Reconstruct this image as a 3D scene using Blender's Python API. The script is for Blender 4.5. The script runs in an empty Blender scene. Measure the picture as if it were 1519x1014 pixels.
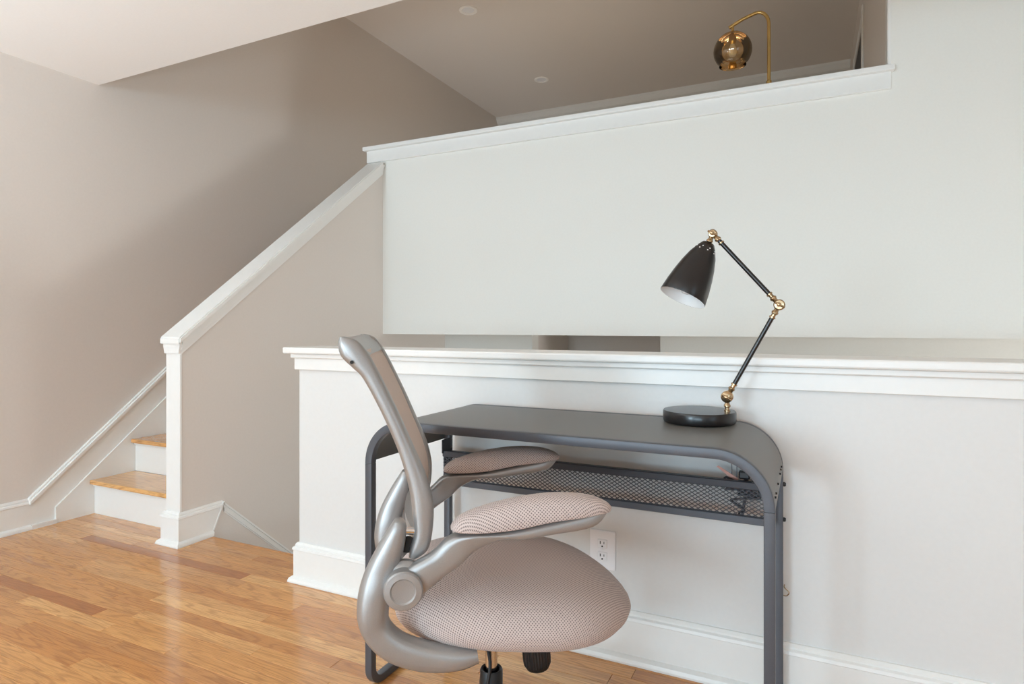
import bpy, bmesh, math, random
from mathutils import Vector, Matrix
random.seed(7)
S = bpy.context.scene
COL = S.collection
PI = math.pi

# ------------------------------------------------------------------ camera, world, lights, exposure
cam_d = bpy.data.cameras.new('camera')
cam = bpy.data.objects.new('camera', cam_d); COL.objects.link(cam)
cam.location = (0, 0, 1.05)
cam.rotation_euler = (math.radians(90), 0, math.atan2(440.5, 912.0))
cam_d.sensor_width = 36.0
cam_d.lens = 912.0 / 1519.0 * 36.0
cam_d.shift_y = -25.0 / 1519.0
cam_d.clip_start = 0.05
S.camera = cam

W = bpy.data.worlds.new('sky'); S.world = W; W.use_nodes = True
bg = W.node_tree.nodes['Background']
bg.inputs[0].default_value = (0.80, 0.90, 1.0, 1); bg.inputs[1].default_value = 1.2

def area(name, loc, rot, sx, sy, power, col):
    l = bpy.data.lights.new(name, 'AREA'); l.shape = 'RECTANGLE'; l.size = sx; l.size_y = sy
    l.energy = power; l.color = col
    o = bpy.data.objects.new(name, l); COL.objects.link(o); o.location = loc; o.rotation_euler = rot
    return o
# light through unseen windows: back-left is the main one, the rest added fill
DAY = (0.625, 0.845, 1.0)
area('daylight_and_fill', (-2.45, -5.22, 1.35), (math.radians(90), 0, 0), 1.2, 1.5, 178, DAY)
area('daylight_and_fill', (0.3, -5.30, 0.95), (math.radians(145), 0, 0), 2.8, 1.7, 210, (0.625, 0.845, 1.0))   # added fill lamp, tilted upwards to brighten the ceiling
area('daylight_and_fill', (3.82, 3.0, -0.15), (0, math.radians(90), 0), 1.1, 1.4, 105, (0.95, 0.95, 0.95))      # fill lamp added to brighten the lower level walls
area('daylight_and_fill', (3.80, -1.6, 1.2), (0, math.radians(128), 0), 1.5, 1.9, 15, (0.625, 0.845, 1.0))       # added fill at an unseen right-wall opening, tilted up at the ceiling
# unseen fill light added behind the camera to brighten the ceiling
ul = bpy.data.lights.new('ceiling_fill', 'AREA'); ul.shape = 'DISK'; ul.size = 0.45; ul.energy = 66; ul.spread = math.radians(125); ul.color = (0.70, 0.87, 1.0)
uo = bpy.data.objects.new('ceiling_fill', ul); COL.objects.link(uo); uo.location = (-2.7, -1.1, 0.7); uo.rotation_euler = (math.radians(162), 0, 0)
# warm fill added out of sight behind the parapet, for the loft ceiling
lm = bpy.data.lights.new('loft_fill', 'AREA'); lm.shape = 'DISK'; lm.size = 0.35; lm.energy = 9; lm.color = (1.0, 0.86, 0.70)
lo = bpy.data.objects.new('loft_fill', lm); COL.objects.link(lo); lo.location = (-2.0, 4.6, 1.6); lo.rotation_euler = (math.radians(180), 0, 0)

S.view_settings.view_transform = 'Standard'
S.view_settings.look = 'None'
S.view_settings.gamma = 1.0
S.view_settings.use_curve_mapping = False
S.view_settings.exposure = -0.19
S.cycles.use_denoising = True
S.cycles.max_bounces = 14
S.cycles.diffuse_bounces = 9
S.cycles.glossy_bounces = 6
S.cycles.transparent_max_bounces = 12
S.cycles.sample_clamp_indirect = 6.0

# ------------------------------------------------------------------ materials
def srgb(r, g, b):
    f = lambda c: (c / 255.0 / 12.92) if c / 255.0 <= 0.04045 else ((c / 255.0 + 0.055) / 1.055) ** 2.4
    return (f(r), f(g), f(b), 1)

def base_mat(name, col, rough=0.5, metal=0.0, spec=0.5, coat=0.0):
    m = bpy.data.materials.new(name); m.use_nodes = True
    b = m.node_tree.nodes['Principled BSDF']
    b.inputs['Base Color'].default_value = col
    b.inputs['Roughness'].default_value = rough
    b.inputs['Metallic'].default_value = metal
    b.inputs['Specular IOR Level'].default_value = spec
    b.inputs['Coat Weight'].default_value = coat
    return m

def add_noise(m, scale, amount, bump=0.0, detail=3.0, stretch=(1, 1, 1)):
    """Slight tone variation plus fine relief, in object space."""
    nt = m.node_tree; N = nt.nodes; L = nt.links; b = N['Principled BSDF']
    tc = N.new('ShaderNodeTexCoord'); mp = N.new('ShaderNodeMapping'); mp.inputs['Scale'].default_value = stretch
    L.new(tc.outputs['Object'], mp.inputs[0])
    nz = N.new('ShaderNodeTexNoise'); nz.inputs['Scale'].default_value = scale; nz.inputs['Detail'].default_value = detail
    L.new(mp.outputs[0], nz.inputs['Vector'])
    if amount:
        c = list(b.inputs['Base Color'].default_value)
        rp = N.new('ShaderNodeValToRGB')
        rp.color_ramp.elements[0].position = 0.3; rp.color_ramp.elements[1].position = 0.7
        rp.color_ramp.elements[0].color = [max(0, x * (1 - amount)) for x in c[:3]] + [1]
        rp.color_ramp.elements[1].color = [min(1, x * (1 + amount)) for x in c[:3]] + [1]
        L.new(nz.outputs['Fac'], rp.inputs[0]); L.new(rp.outputs[0], b.inputs['Base Color'])
    if bump:
        bp = N.new('ShaderNodeBump'); bp.inputs['Strength'].default_value = bump; bp.inputs['Distance'].default_value = 0.002
        L.new(nz.outputs['Fac'], bp.inputs['Height']); L.new(bp.outputs[0], b.inputs['Normal'])
    return m

M = {}
M['greige'] = add_noise(base_mat('greige_wall_paint', srgb(217, 210, 203), 0.6), 90, 0.012, 0.12)
M['offwhite'] = add_noise(base_mat('offwhite_wall_paint', srgb(232, 231, 225), 0.55), 90, 0.01, 0.10)
M['pony'] = add_noise(base_mat('white_wall_paint', srgb(220, 220, 218), 0.45), 70, 0.01, 0.10)
M['trim'] = add_noise(base_mat('white_trim_paint', srgb(233, 233, 230), 0.32), 40, 0.008, 0.06)
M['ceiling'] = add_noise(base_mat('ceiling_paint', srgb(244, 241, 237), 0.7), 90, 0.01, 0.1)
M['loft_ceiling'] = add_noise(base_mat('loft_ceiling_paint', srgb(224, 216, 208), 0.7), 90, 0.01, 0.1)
M['black'] = base_mat('black_rubber', srgb(22, 22, 24), 0.5)
M['ribbed_black'] = add_noise(base_mat('black_plastic', srgb(20, 20, 23), 0.42), 60, 0.05, 0.05)
M['steel'] = add_noise(base_mat('charcoal_powder_coat', srgb(84, 86, 92), 0.42, 0.25), 600, 0.05, 0.12)
M['steel_dark'] = add_noise(base_mat('dark_powder_coat', srgb(62, 62, 68), 0.45, 0.2), 600, 0.05, 0.12)
M['desktop'] = add_noise(base_mat('grey_sheet_metal', srgb(112, 112, 109), 0.42, 0.1, 0.6), 500, 0.05, 0.10)
M['silver'] = add_noise(base_mat('silver_plastic', srgb(164, 163, 162), 0.33, 0.5), 900, 0.06, 0.10)
M['chrome'] = base_mat('chrome', srgb(220, 220, 220), 0.12, 1.0)
M['lamp_black'] = base_mat('lamp_black_enamel', srgb(20, 18, 19), 0.30, 0.0, 0.5, 0.15)
M['lamp_white'] = base_mat('lamp_white_enamel', srgb(235, 236, 236), 0.4)
M['brass'] = add_noise(base_mat('antique_brass', srgb(176, 152, 120), 0.27, 1.0), 120, 0.15, 0.0)
M['gold'] = base_mat('satin_gold', srgb(214, 180, 116), 0.3, 1.0)
M['plate'] = base_mat('outlet_plastic', srgb(240, 240, 242), 0.35)
M['slot'] = base_mat('outlet_slot', srgb(22, 20, 20), 0.6)
M['bulb'] = base_mat('frosted_bulb', srgb(238, 238, 240), 0.25)
M['cord_grey'] = base_mat('grey_cord', srgb(70, 70, 74), 0.5)
M['pink'] = add_noise(base_mat('salmon_paper', srgb(236, 176, 160), 0.7), 60, 0.05)
M['concrete'] = add_noise(base_mat('sub_floor', srgb(120, 96, 70), 0.8), 20, 0.1)

def wood(name, along, dark=1.0):
    m = bpy.data.materials.new(name); m.use_nodes = True
    nt = m.node_tree; N = nt.nodes; L = nt.links; b = N['Principled BSDF']
    tc = N.new('ShaderNodeTexCoord'); oi = N.new('ShaderNodeObjectInfo'); ge = N.new('ShaderNodeNewGeometry')
    add = N.new('ShaderNodeMath'); add.operation = 'ADD'
    L.new(oi.outputs['Random'], add.inputs[0]); L.new(ge.outputs['Random Per Island'], add.inputs[1])
    fr = N.new('ShaderNodeMath'); fr.operation = 'FRACT'; L.new(add.outputs[0], fr.inputs[0])
    off = N.new('ShaderNodeMath'); off.operation = 'MULTIPLY'; off.inputs[1].default_value = 37.0; L.new(fr.outputs[0], off.inputs[0])
    cmb = N.new('ShaderNodeCombineXYZ')
    for i in range(3): L.new(off.outputs[0], cmb.inputs[i])
    va = N.new('ShaderNodeVectorMath'); va.operation = 'ADD'
    L.new(tc.outputs['Object'], va.inputs[0]); L.new(cmb.outputs[0], va.inputs[1])
    def mapping(sx, sy, sz):
        mp = N.new('ShaderNodeMapping'); mp.inputs['Scale'].default_value = (sx, sy, sz) if along == 'x' else (sy, sx, sz)
        L.new(va.outputs[0], mp.inputs[0]); return mp
    # board tone
    rp = N.new('ShaderNodeValToRGB'); e = rp.color_ramp.elements
    cols = [(0.0, srgb(196, 128, 64)), (0.25, srgb(226, 168, 100)), (0.5, srgb(210, 146, 78)), (0.75, srgb(236, 182, 114)), (1.0, srgb(178, 110, 54))]
    e[0].position, e[0].color = cols[0]; e[1].position, e[1].color = cols[-1]
    for p, c in cols[1:-1]:
        x = e.new(p); x.color = c
    L.new(fr.outputs[0], rp.inputs[0])
    # cathedral figure: slow noise sliced into bands
    n1 = N.new('ShaderNodeTexNoise'); n1.inputs['Scale'].default_value = 1.0; n1.inputs['Detail'].default_value = 1.5
    L.new(mapping(1.3, 16, 5).outputs[0], n1.inputs['Vector'])
    mu = N.new('ShaderNodeMath'); mu.operation = 'MULTIPLY'; mu.inputs[1].default_value = 95.0; L.new(n1.outputs['Fac'], mu.inputs[0])
    sn = N.new('ShaderNodeMath'); sn.operation = 'SINE'; L.new(mu.outputs[0], sn.inputs[0])
    mr = N.new('ShaderNodeMapRange'); mr.inputs[1].default_value = 0.25; mr.inputs[2].default_value = 1.0
    mr.inputs[3].default_value = 0.0; mr.inputs[4].default_value = 0.36; L.new(sn.outputs[0], mr.inputs[0])
    # pores
    n2 = N.new('ShaderNodeTexNoise'); n2.inputs['Scale'].default_value = 1.0; n2.inputs['Detail'].default_value = 4
    L.new(mapping(16, 420, 60).outputs[0], n2.inputs['Vector'])
    mr2 = N.new('ShaderNodeMapRange'); mr2.inputs[1].default_value = 0.45; mr2.inputs[2].default_value = 0.72
    mr2.inputs[3].default_value = 0.0; mr2.inputs[4].default_value = 0.45; L.new(n2.outputs['Fac'], mr2.inputs[0])
    # broad tone clouds
    n3 = N.new('ShaderNodeTexNoise'); n3.inputs['Scale'].default_value = 1.0; n3.inputs['Detail'].default_value = 2
    L.new(mapping(3, 14, 5).outputs[0], n3.inputs['Vector'])
    mr3 = N.new('ShaderNodeMapRange'); mr3.inputs[1].default_value = 0.5; mr3.inputs[2].default_value = 0.75
    mr3.inputs[3].default_value = 0.0; mr3.inputs[4].default_value = 0.3; L.new(n3.outputs['Fac'], mr3.inputs[0])
    prev = rp.outputs[0]
    for fac, c in ((mr.outputs[0], srgb(140, 84, 40)), (mr2.outputs[0], srgb(128, 78, 40)), (mr3.outputs[0], srgb(146, 90, 46))):
        mx = N.new('ShaderNodeMixRGB'); mx.blend_type = 'MIX'; mx.inputs[2].default_value = c
        L.new(fac, mx.inputs[0]); L.new(prev, mx.inputs[1]); prev = mx.outputs[0]
    L.new(prev, b.inputs['Base Color'])
    b.inputs['Roughness'].default_value = 0.2
    b.inputs['Coat Weight'].default_value = 0.5; b.inputs['Coat Roughness'].default_value = 0.08
    bp = N.new('ShaderNodeBump'); bp.inputs['Strength'].default_value = 0.08; bp.inputs['Distance'].default_value = 0.001
    L.new(n2.outputs['Fac'], bp.inputs['Height']); L.new(bp.outputs[0], b.inputs['Normal'])
    return m
M['plank'] = wood('oak_strip_flooring', 'x')
M['tread'] = wood('oak_tread', 'x')

def weave(name, light, dark, pitch, depth=0.5):
    """Open woven mesh fabric: thread grid with small holes, in metric UV."""
    m = bpy.data.materials.new(name); m.use_nodes = True
    nt = m.node_tree; N = nt.nodes; L = nt.links; b = N['Principled BSDF']
    uv = N.new('ShaderNodeUVMap')
    mp = N.new('ShaderNodeMapping'); s = PI / pitch; mp.inputs['Scale'].default_value = (s, s, s)
    mp.inputs['Rotation'].default_value = (0, 0, math.radians(45))
    L.new(uv.outputs[0], mp.inputs[0])
    sp = N.new('ShaderNodeSeparateXYZ'); L.new(mp.outputs[0], sp.inputs[0])
    o = []
    for i in range(2):
        q = N.new('ShaderNodeMath'); q.operation = 'SINE'; L.new(sp.outputs[i], q.inputs[0])
        a = N.new('ShaderNodeMath'); a.operation = 'ABSOLUTE'; L.new(q.outputs[0], a.inputs[0]); o.append(a)
    mul = N.new('ShaderNodeMath'); mul.operation = 'MULTIPLY'; L.new(o[0].outputs[0], mul.inputs[0]); L.new(o[1].outputs[0], mul.inputs[1])
    mr = N.new('ShaderNodeMapRange'); mr.inputs[1].default_value = 0.42; mr.inputs[2].default_value = 0.8
    mr.inputs[3].default_value = 0.0; mr.inputs[4].default_value = depth; L.new(mul.outputs[0], mr.inputs[0])
    mx = N.new('ShaderNodeMixRGB'); mx.inputs[1].default_value = light; mx.inputs[2].default_value = dark
    L.new(mr.outputs[0], mx.inputs[0]); L.new(mx.outputs[0], b.inputs['Base Color'])
    b.inputs['Roughness'].default_value = 0.8
    b.inputs['Sheen Weight'].default_value = 0.15
    bp = N.new('ShaderNodeBump'); bp.invert = True; bp.inputs['Strength'].default_value = 0.25; bp.inputs['Distance'].default_value = 0.001
    L.new(mul.outputs[0], bp.inputs['Height']); L.new(bp.outputs[0], b.inputs['Normal'])
    return m
M['fabric'] = weave('taupe_mesh_fabric', srgb(206, 190, 184), srgb(90, 76, 74), 0.0048, 0.85)
M['backmesh'] = weave('beige_back_mesh', srgb(214, 196, 184), srgb(160, 140, 130), 0.0022, 0.5)

def smoked():
    m = bpy.data.materials.new('amber_smoked_glass'); m.use_nodes = True
    nt = m.node_tree; N = nt.nodes; L = nt.links
    for n in list(N):
        if n.type != 'OUTPUT_MATERIAL': N.remove(n)
    out = [n for n in N if n.type == 'OUTPUT_MATERIAL'][0]
    tr = N.new('ShaderNodeBsdfTransparent'); tr.inputs[0].default_value = srgb(232, 212, 176)
    gl = N.new('ShaderNodeBsdfGlossy'); gl.inputs['Roughness'].default_value = 0.04; gl.inputs[0].default_value = srgb(255, 244, 228)
    df = N.new('ShaderNodeBsdfTranslucent'); df.inputs[0].default_value = srgb(226, 200, 160)
    lw = N.new('ShaderNodeLayerWeight'); lw.inputs[0].default_value = 0.45
    m1 = N.new('ShaderNodeMixShader'); m1.inputs[0].default_value = 0.10; L.new(tr.outputs[0], m1.inputs[1]); L.new(df.outputs[0], m1.inputs[2])
    mx = N.new('ShaderNodeMixShader'); L.new(lw.outputs['Fresnel'], mx.inputs[0]); L.new(m1.outputs[0], mx.inputs[1]); L.new(gl.outputs[0], mx.inputs[2])
    L.new(mx.outputs[0], out.inputs[0])
    return m
M['smoked'] = smoked()

# ------------------------------------------------------------------ object helpers
def link(name, verts, faces, mat, parent=None, smooth=False, uvs=None, auto=None):
    me = bpy.data.meshes.new(name)
    me.from_pydata([tuple(v) for v in verts], [], faces)
    me.materials.append(mat)
    if uvs:
        lay = me.uv_layers.new(name='UVMap')
        for poly in me.polygons:
            for li, vi in zip(poly.loop_indices, poly.vertices):
                lay.data[li].uv = uvs[vi]
    bm = bmesh.new(); bm.from_mesh(me); bmesh.ops.recalc_face_normals(bm, faces=bm.faces[:]); bm.to_mesh(me); bm.free()
    if smooth:
        for p in me.polygons: p.use_smooth = True
        if auto is not None:
            me.set_sharp_from_angle(angle=math.radians(auto))
    o = bpy.data.objects.new(name, me); COL.objects.link(o)
    if parent: o.parent = parent
    return o

def link_bm(name, bm, mat, parent=None, smooth=False, auto=None):
    me = bpy.data.meshes.new(name); bmesh.ops.recalc_face_normals(bm, faces=bm.faces[:]); bm.to_mesh(me); bm.free()
    me.materials.append(mat)
    if smooth:
        for p in me.polygons: p.use_smooth = True
        if auto is not None: me.set_sharp_from_angle(angle=math.radians(auto))
    o = bpy.data.objects.new(name, me); COL.objects.link(o)
    if parent: o.parent = parent
    return o

def bm_box(bm, x0, x1, y0, y1, z0, z1, bevel=0.0, seg=1):
    vs = [bm.verts.new((x, y, z)) for z in (z0, z1) for y in (y0, y1) for x in (x0, x1)]
    idx = [(0, 1, 3, 2), (4, 6, 7, 5), (0, 4, 5, 1), (2, 3, 7, 6), (0, 2, 6, 4), (1, 5, 7, 3)]
    fs = [bm.faces.new([vs[i] for i in f]) for f in idx]
    if bevel:
        es = list({e for f in fs for e in f.edges})
        bmesh.ops.bevel(bm, geom=es, offset=bevel, segments=seg, affect='EDGES', profile=0.5)

def box(name, mat, x0, x1, y0, y1, z0, z1, bevel=0.0, parent=None, seg=1):
    bm = bmesh.new(); bm_box(bm, x0, x1, y0, y1, z0, z1, bevel, seg)
    return link_bm(name, bm, mat, parent)

def bm_prism(bm, pts, axis, a0, a1):
    """Extrude a 2-D outline along x ('x': pts are (y,z)) or y ('y': pts are (x,z)) or z ('z': pts are (x,y))."""
    def P(p, a):
        return {'x': (a, p[0], p[1]), 'y': (p[0], a, p[1]), 'z': (p[0], p[1], a)}[axis]
    A = [bm.verts.new(P(p, a0)) for p in pts]; B = [bm.verts.new(P(p, a1)) for p in pts]
    bm.faces.new(A); bm.faces.new(list(reversed(B)))
    n = len(pts)
    for i in range(n): bm.faces.new((A[i], A[(i + 1) % n], B[(i + 1) % n], B[i]))

def prism(name, mat, pts, axis, a0, a1, parent=None):
    bm = bmesh.new(); bm_prism(bm, pts, axis, a0, a1); return link_bm(name, bm, mat, parent)

def struct(o, label=None):
    o['kind'] = 'structure'
    if label: o['label'] = label
    return o

def tag(o, label, cat, group=None):
    o['label'] = label; o['category'] = cat
    if group: o['group'] = group
    return o

def empty(name, loc, rz=0.0):
    o = bpy.data.objects.new(name, None); o.empty_display_size = 0.05; COL.objects.link(o)
    o.location = loc; o.rotation_euler = (0, 0, rz); return o

def frame_of(d):
    d = Vector(d).normalized()
    a = Vector((0, 0, 1)) if abs(d.z) < 0.9 else Vector((1, 0, 0))
    u = d.cross(a).normalized(); return d, u, d.cross(u).normalized()

def lathe_geo(profile, origin, axis, n=32, cap=True):
    d, u, v = frame_of(axis); o = Vector(origin); V = []; F = []
    for r, t in profile:
        for k in range(n):
            a = 2 * PI * k / n; V.append(o + d * t + (u * math.cos(a) + v * math.sin(a)) * max(r, 1e-5))
    for i in range(len(profile) - 1):
        for k in range(n):
            F.append((i * n + k, i * n + (k + 1) % n, (i + 1) * n + (k + 1) % n, (i + 1) * n + k))
    if cap:
        F.append(tuple(range(n))); F.append(tuple(reversed(range((len(profile) - 1) * n, len(profile) * n))))
    return V, F

def merge(*gs):
    V = []; F = []
    for v, f in gs:
        k = len(V); V += v; F += [tuple(i + k for i in q) for q in f]
    return V, F

def lathe(name, mat, profile, origin, axis, parent=None, n=32, auto=35, cap=True):
    V, F = lathe_geo(profile, origin, axis, n, cap)
    return link(name, V, F, mat, parent, True, auto=auto)

def catmull(P, k=6):
    P = [Vector(p) for p in P]; out = []
    for i in range(len(P) - 1):
        p0 = P[max(i - 1, 0)]; p1 = P[i]; p2 = P[i + 1]; p3 = P[min(i + 2, len(P) - 1)]
        for j in range(k):
            t = j / k
            out.append(0.5 * ((2 * p1) + (p2 - p0) * t + (2 * p0 - 5 * p1 + 4 * p2 - p3) * t * t + (3 * p1 - p0 - 3 * p2 + p3) * t ** 3))
    out.append(P[-1]); return out

def tube_geo(path, r, n=10, smooth_k=0):
    P = catmull(path, smooth_k) if smooth_k else [Vector(p) for p in path]
    V = []; F = []; prev = None
    for i, p in enumerate(P):
        t = (P[min(i + 1, len(P) - 1)] - P[max(i - 1, 0)]).normalized()
        if prev is None:
            _, u, _ = frame_of(t)
        else:
            u = (prev - t * prev.dot(t)).normalized()
        prev = u; v = t.cross(u)
        for k in range(n):
            a = 2 * PI * k / n; V.append(p + (u * math.cos(a) + v * math.sin(a)) * r)
    for i in range(len(P) - 1):
        for k in range(n):
            F.append((i * n + k, i * n + (k + 1) % n, (i + 1) * n + (k + 1) % n, (i + 1) * n + k))
    F.append(tuple(range(n))); F.append(tuple(reversed(range((len(P) - 1) * n, len(P) * n))))
    return V, F

def tube(name, mat, path, r, parent=None, n=10, smooth_k=0):
    V, F = tube_geo(path, r, n, smooth_k); return link(name, V, F, mat, parent, True, auto=50)

def rrect(a, b, r, seg=2):
    pts = []
    for cx, cy, a0 in ((a - r, b - r, 0), (-a + r, b - r, 90), (-a + r, -b + r, 180), (a - r, -b + r, 270)):
        for j in range(seg + 1):
            q = math.radians(a0 + 90 * j / seg); pts.append((cx + r * math.cos(q), cy + r * math.sin(q)))
    return pts

def sweep_geo(path, normal, a, b, r=0.003):
    """Rectangular tube along a planar path: half-size a in the plane, b along the plane's normal."""
    P = [Vector(p) for p in path]; nrm = Vector(normal).normalized(); sec = rrect(a, b, r); n = len(sec); V = []; F = []
    for i, p in enumerate(P):
        t0 = (P[i] - P[i - 1]).normalized() if i else (P[1] - P[0]).normalized()
        t1 = (P[i + 1] - P[i]).normalized() if i < len(P) - 1 else t0
        t = (t0 + t1).normalized(); s = t.cross(nrm).normalized(); k = 1.0 / max(0.5, t.dot(t1))
        for x, y in sec: V.append(p + s * x * k + nrm * y)
    for i in range(len(P) - 1):
        for k in range(n):
            F.append((i * n + k, i * n + (k + 1) % n, (i + 1) * n + (k + 1) % n, (i + 1) * n + k))
    F.append(tuple(range(n))); F.append(tuple(reversed(range((len(P) - 1) * n, len(P) * n))))
    return V, F

def arc2(cx, cy, r, a0, a1, n=12):
    return [(cx + r * math.cos(math.radians(a0 + (a1 - a0) * i / n)), cy + r * math.sin(math.radians(a0 + (a1 - a0) * i / n))) for i in range(n + 1)]

# ------------------------------------------------------------------ the room
XL = -3.625            # left wall face
YP = 1.90              # half wall face
YU = 3.50              # loft parapet face
ZC = 2.41              # room ceiling
ZT = 3.72              # loft ceiling
XR, YB = 3.60, -5.0    # right wall and window wall of the room (behind the camera)

fl = struct(box('floor', M['concrete'], XL, XR, YB, 2.085, -0.25, -0.012))
struct(box('floor_downstairs', M['concrete'], -2.70, XR, 2.0, 6.0, -1.45, -1.33))
struct(box('wall_left', M['greige'], XL - 0.12, XL, YB - 0.12, 7.3, -1.45, 3.9))
bm = bmesh.new(); bm_box(bm, XR, XR + 0.12, YB - 0.12, -2.6, -1.45, 3.9); bm_box(bm, XR, XR + 0.12, -0.6, 2.5, -1.45, 3.9); bm_box(bm, XR, XR + 0.12, -2.6, -0.6, -1.45, 0.4); bm_box(bm, XR, XR + 0.12, -2.6, -0.6, 2.2, 3.9); bm_box(bm, XR, XR + 0.12, 3.9, 6.1, -1.45, 3.9); bm_box(bm, XR, XR + 0.12, 2.5, 3.9, -1.45, -0.7); bm_box(bm, XR, XR + 0.12, 2.5, 3.9, 0.4, 3.9)
struct(link_bm('wall_right', bm, M['greige']))
struct(box('ceiling', M['ceiling'], XL, XR, YB, 2.12, ZC, ZC + 0.12))
struct(box('wall_header', M['offwhite'], XL, XR, 2.02, 2.12, ZC + 0.12, 3.9))
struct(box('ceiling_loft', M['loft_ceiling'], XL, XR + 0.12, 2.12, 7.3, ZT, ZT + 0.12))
struct(box('floor_loft', M['offwhite'], -2.79, XR, 3.62, 7.1, 0.99, 1.33))
struct(box('wall_far', M['greige'], XL, 2.4, 7.1, 7.22, 1.2, ZT))
# loft parapet, full height on its right
bm = bmesh.new(); bm_prism(bm, [(-2.79, 0.988), (XR, 0.988), (XR, ZT), (0.36, ZT), (0.36, 2.276), (-2.79, 2.276)], 'y', YU, YU + 0.12)
struct(link_bm('wall_loft', bm, M['offwhite']))
# right wall of the loft with a dark door near its far end
bm = bmesh.new(); bm_prism(bm, [(3.62, 1.33), (5.46, 1.33), (5.46, 3.40), (6.42, 3.40), (6.42, 1.33), (7.1, 1.33), (7.1, ZT), (3.62, ZT)], 'x', 0.375, 0.475)
struct(link_bm('wall_loft_right', bm, M['greige']))
bm = bmesh.new(); bm_box(bm, 0.362, 0.375, 5.37, 5.46, 1.33, 3.49, 0.003); bm_box(bm, 0.366, 0.375, 6.42, 6.50, 1.33, 3.49, 0.003); bm_box(bm, 0.370, 0.375, 5.46, 6.42, 3.405, 3.49, 0.002)
struct(link_bm('trim_1', bm, M['trim']))
dr = struct(box('door_1', M['black'], 0.378, 0.418, 5.465, 6.415, 1.335, 3.395, 0.002))
# casing where the parapet meets the full-height wall
bm = bmesh.new(); bm_box(bm, 0.345, 0.362, 3.498, 3.56, 2.31, ZT, 0.003); bm_box(bm, 0.350, 0.375, 3.58, 3.64, 1.33, ZT, 0.003)
struct(link_bm('trim_2', bm, M['trim']))
# crown moulding on the far loft wall and the loft's right wall
bm = bmesh.new(); bm_prism(bm, [(7.1, ZT), (7.03, ZT), (7.035, ZT - 0.025), (7.07, ZT - 0.07), (7.1, ZT - 0.085)], 'x', XL, 0.375)
struct(link_bm('trim_3', bm, M['trim']))
# closing walls of the loft
struct(box('wall_loft_end', M['greige'], 2.4, 2.5, 3.62, 7.22, 1.33, ZT))

# lower level seen through the slot
bm = bmesh.new(); bm_box(bm, -2.70, -1.915, 4.32, 4.44, -1.33, 0.99); bm_box(bm, -0.935, XR, 4.32, 4.44, -1.33, 0.99)
struct(link_bm('wall_lower', bm, M['offwhite']))
bm = bmesh.new(); bm_box(bm, -2.015, -1.915, 4.44, 5.1, -1.33, 0.99); bm_box(bm, -0.935, -0.835, 4.44, 5.1, -1.33, 0.99); bm_box(bm, -2.015, -0.835, 5.1, 5.2, -1.33, 0.99)
struct(link_bm('wall_hall', bm, M['greige']))

# wall beside the stairs, sloping top
SL = 0.777
def capz(y): return 1.0 + (y - 1.94) * SL
bm = bmesh.new(); bm_prism(bm, [(1.955, -1.45), (1.955, capz(1.955) - 0.03), (YU, capz(YU) - 0.03), (YU, 0.988), (4.44, 0.988), (4.44, -1.45)], 'x', -2.79, -2.70)
struct(link_bm('wall_stair', bm, M['greige']))
# its cap: board, and a moulding below it on both sides and round the newel
def slope_strip(bm, x0, x1, dz0, dz1, y0, y1):
    bm_prism(bm, [(y0, capz(y0) + dz0), (y1, capz(y1) + dz0), (y1, capz(y1) + dz1), (y0, capz(y0) + dz1)], 'x', x0, x1)
bm = bmesh.new(); slope_strip(bm, -2.818, -2.672, -0.034, 0.0, 1.928, 3.475)
bmesh.ops.bevel(bm, geom=bm.edges[:], offset=0.006, segments=2, affect='EDGES')
struct(link_bm('trim_4', bm, M['trim']))
bm = bmesh.new()
for k, (e, d0, d1) in enumerate(((0.020, -0.050, -0.03), (0.013, -0.075, -0.05), (0.008, -0.098, -0.075))):
    slope_strip(bm, -2.70, -2.70 + e, d0 * 1.0, d1 * 1.0, 1.95, 3.495)
    slope_strip(bm, -2.79 - e, -2.79, d0, d1, 1.95, 3.495)
struct(link_bm('trim_5', bm, M['trim']))
# newel face: flat board, small collar at the top
bm = bmesh.new()
bm_box(bm, -2.795, -2.695, 1.946, 1.958, 0.0, 0.93, 0.002)
bm_prism(bm, [(-2.796, 0.915), (-2.694, 0.915), (-2.686, 0.950), (-2.686, 0.968), (-2.804, 0.968), (-2.804, 0.950)], 'y', 1.938, 1.956)
struct(link_bm('trim_6', bm, M['trim']))

# half wall behind the desk, its cap and frieze
struct(box('wall_half', M['pony'], -1.89, XR, YP, 2.03, -1.45, 0.936, 0.0))
bm = bmesh.new(); bm_box(bm, -1.940, XR, 1.855, 2.075, 0.934, 0.960, 0.006, seg=2)
struct(link_bm('trim_7', bm, M['trim']))
bm = bmesh.new()
bm_box(bm, -1.905, XR, 1.886, 1.902, 0.868, 0.936, 0.002); bm_box(bm, -1.9045, -1.886, 1.9025, 2.0275, 0.8685, 0.9355, 0.0); bm_box(bm, -1.905, XR, 2.028, 2.045, 0.868, 0.936, 0.002)
bm_box(bm, -1.917, XR, 1.874, 1.888, 0.915, 0.936, 0.004); bm_box(bm, -1.9165, -1.903, 1.8885, 2.056, 0.9155, 0.9355, 0.0)
struct(link_bm('trim_8', bm, M['trim']))

struct(box('wall_downstairs', M['greige'], -2.70, -1.89, 1.96, 2.08, -1.45, -0.25))
# parapet cap and frieze
bm = bmesh.new(); bm_box(bm, -2.846, 0.372, 3.455, 3.66, 2.280, 2.308, 0.005, seg=2); struct(link_bm('trim_9', bm, M['trim']))
bm = bmesh.new(); bm_box(bm, -2.830, 0.360, 3.483, 3.502, 2.198, 2.284, 0.003); bm_box(bm, -2.8295, -2.788, 3.5025, 3.635, 2.1985, 2.2835, 0.0)
struct(link_bm('trim_10', bm, M['trim']))

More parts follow.
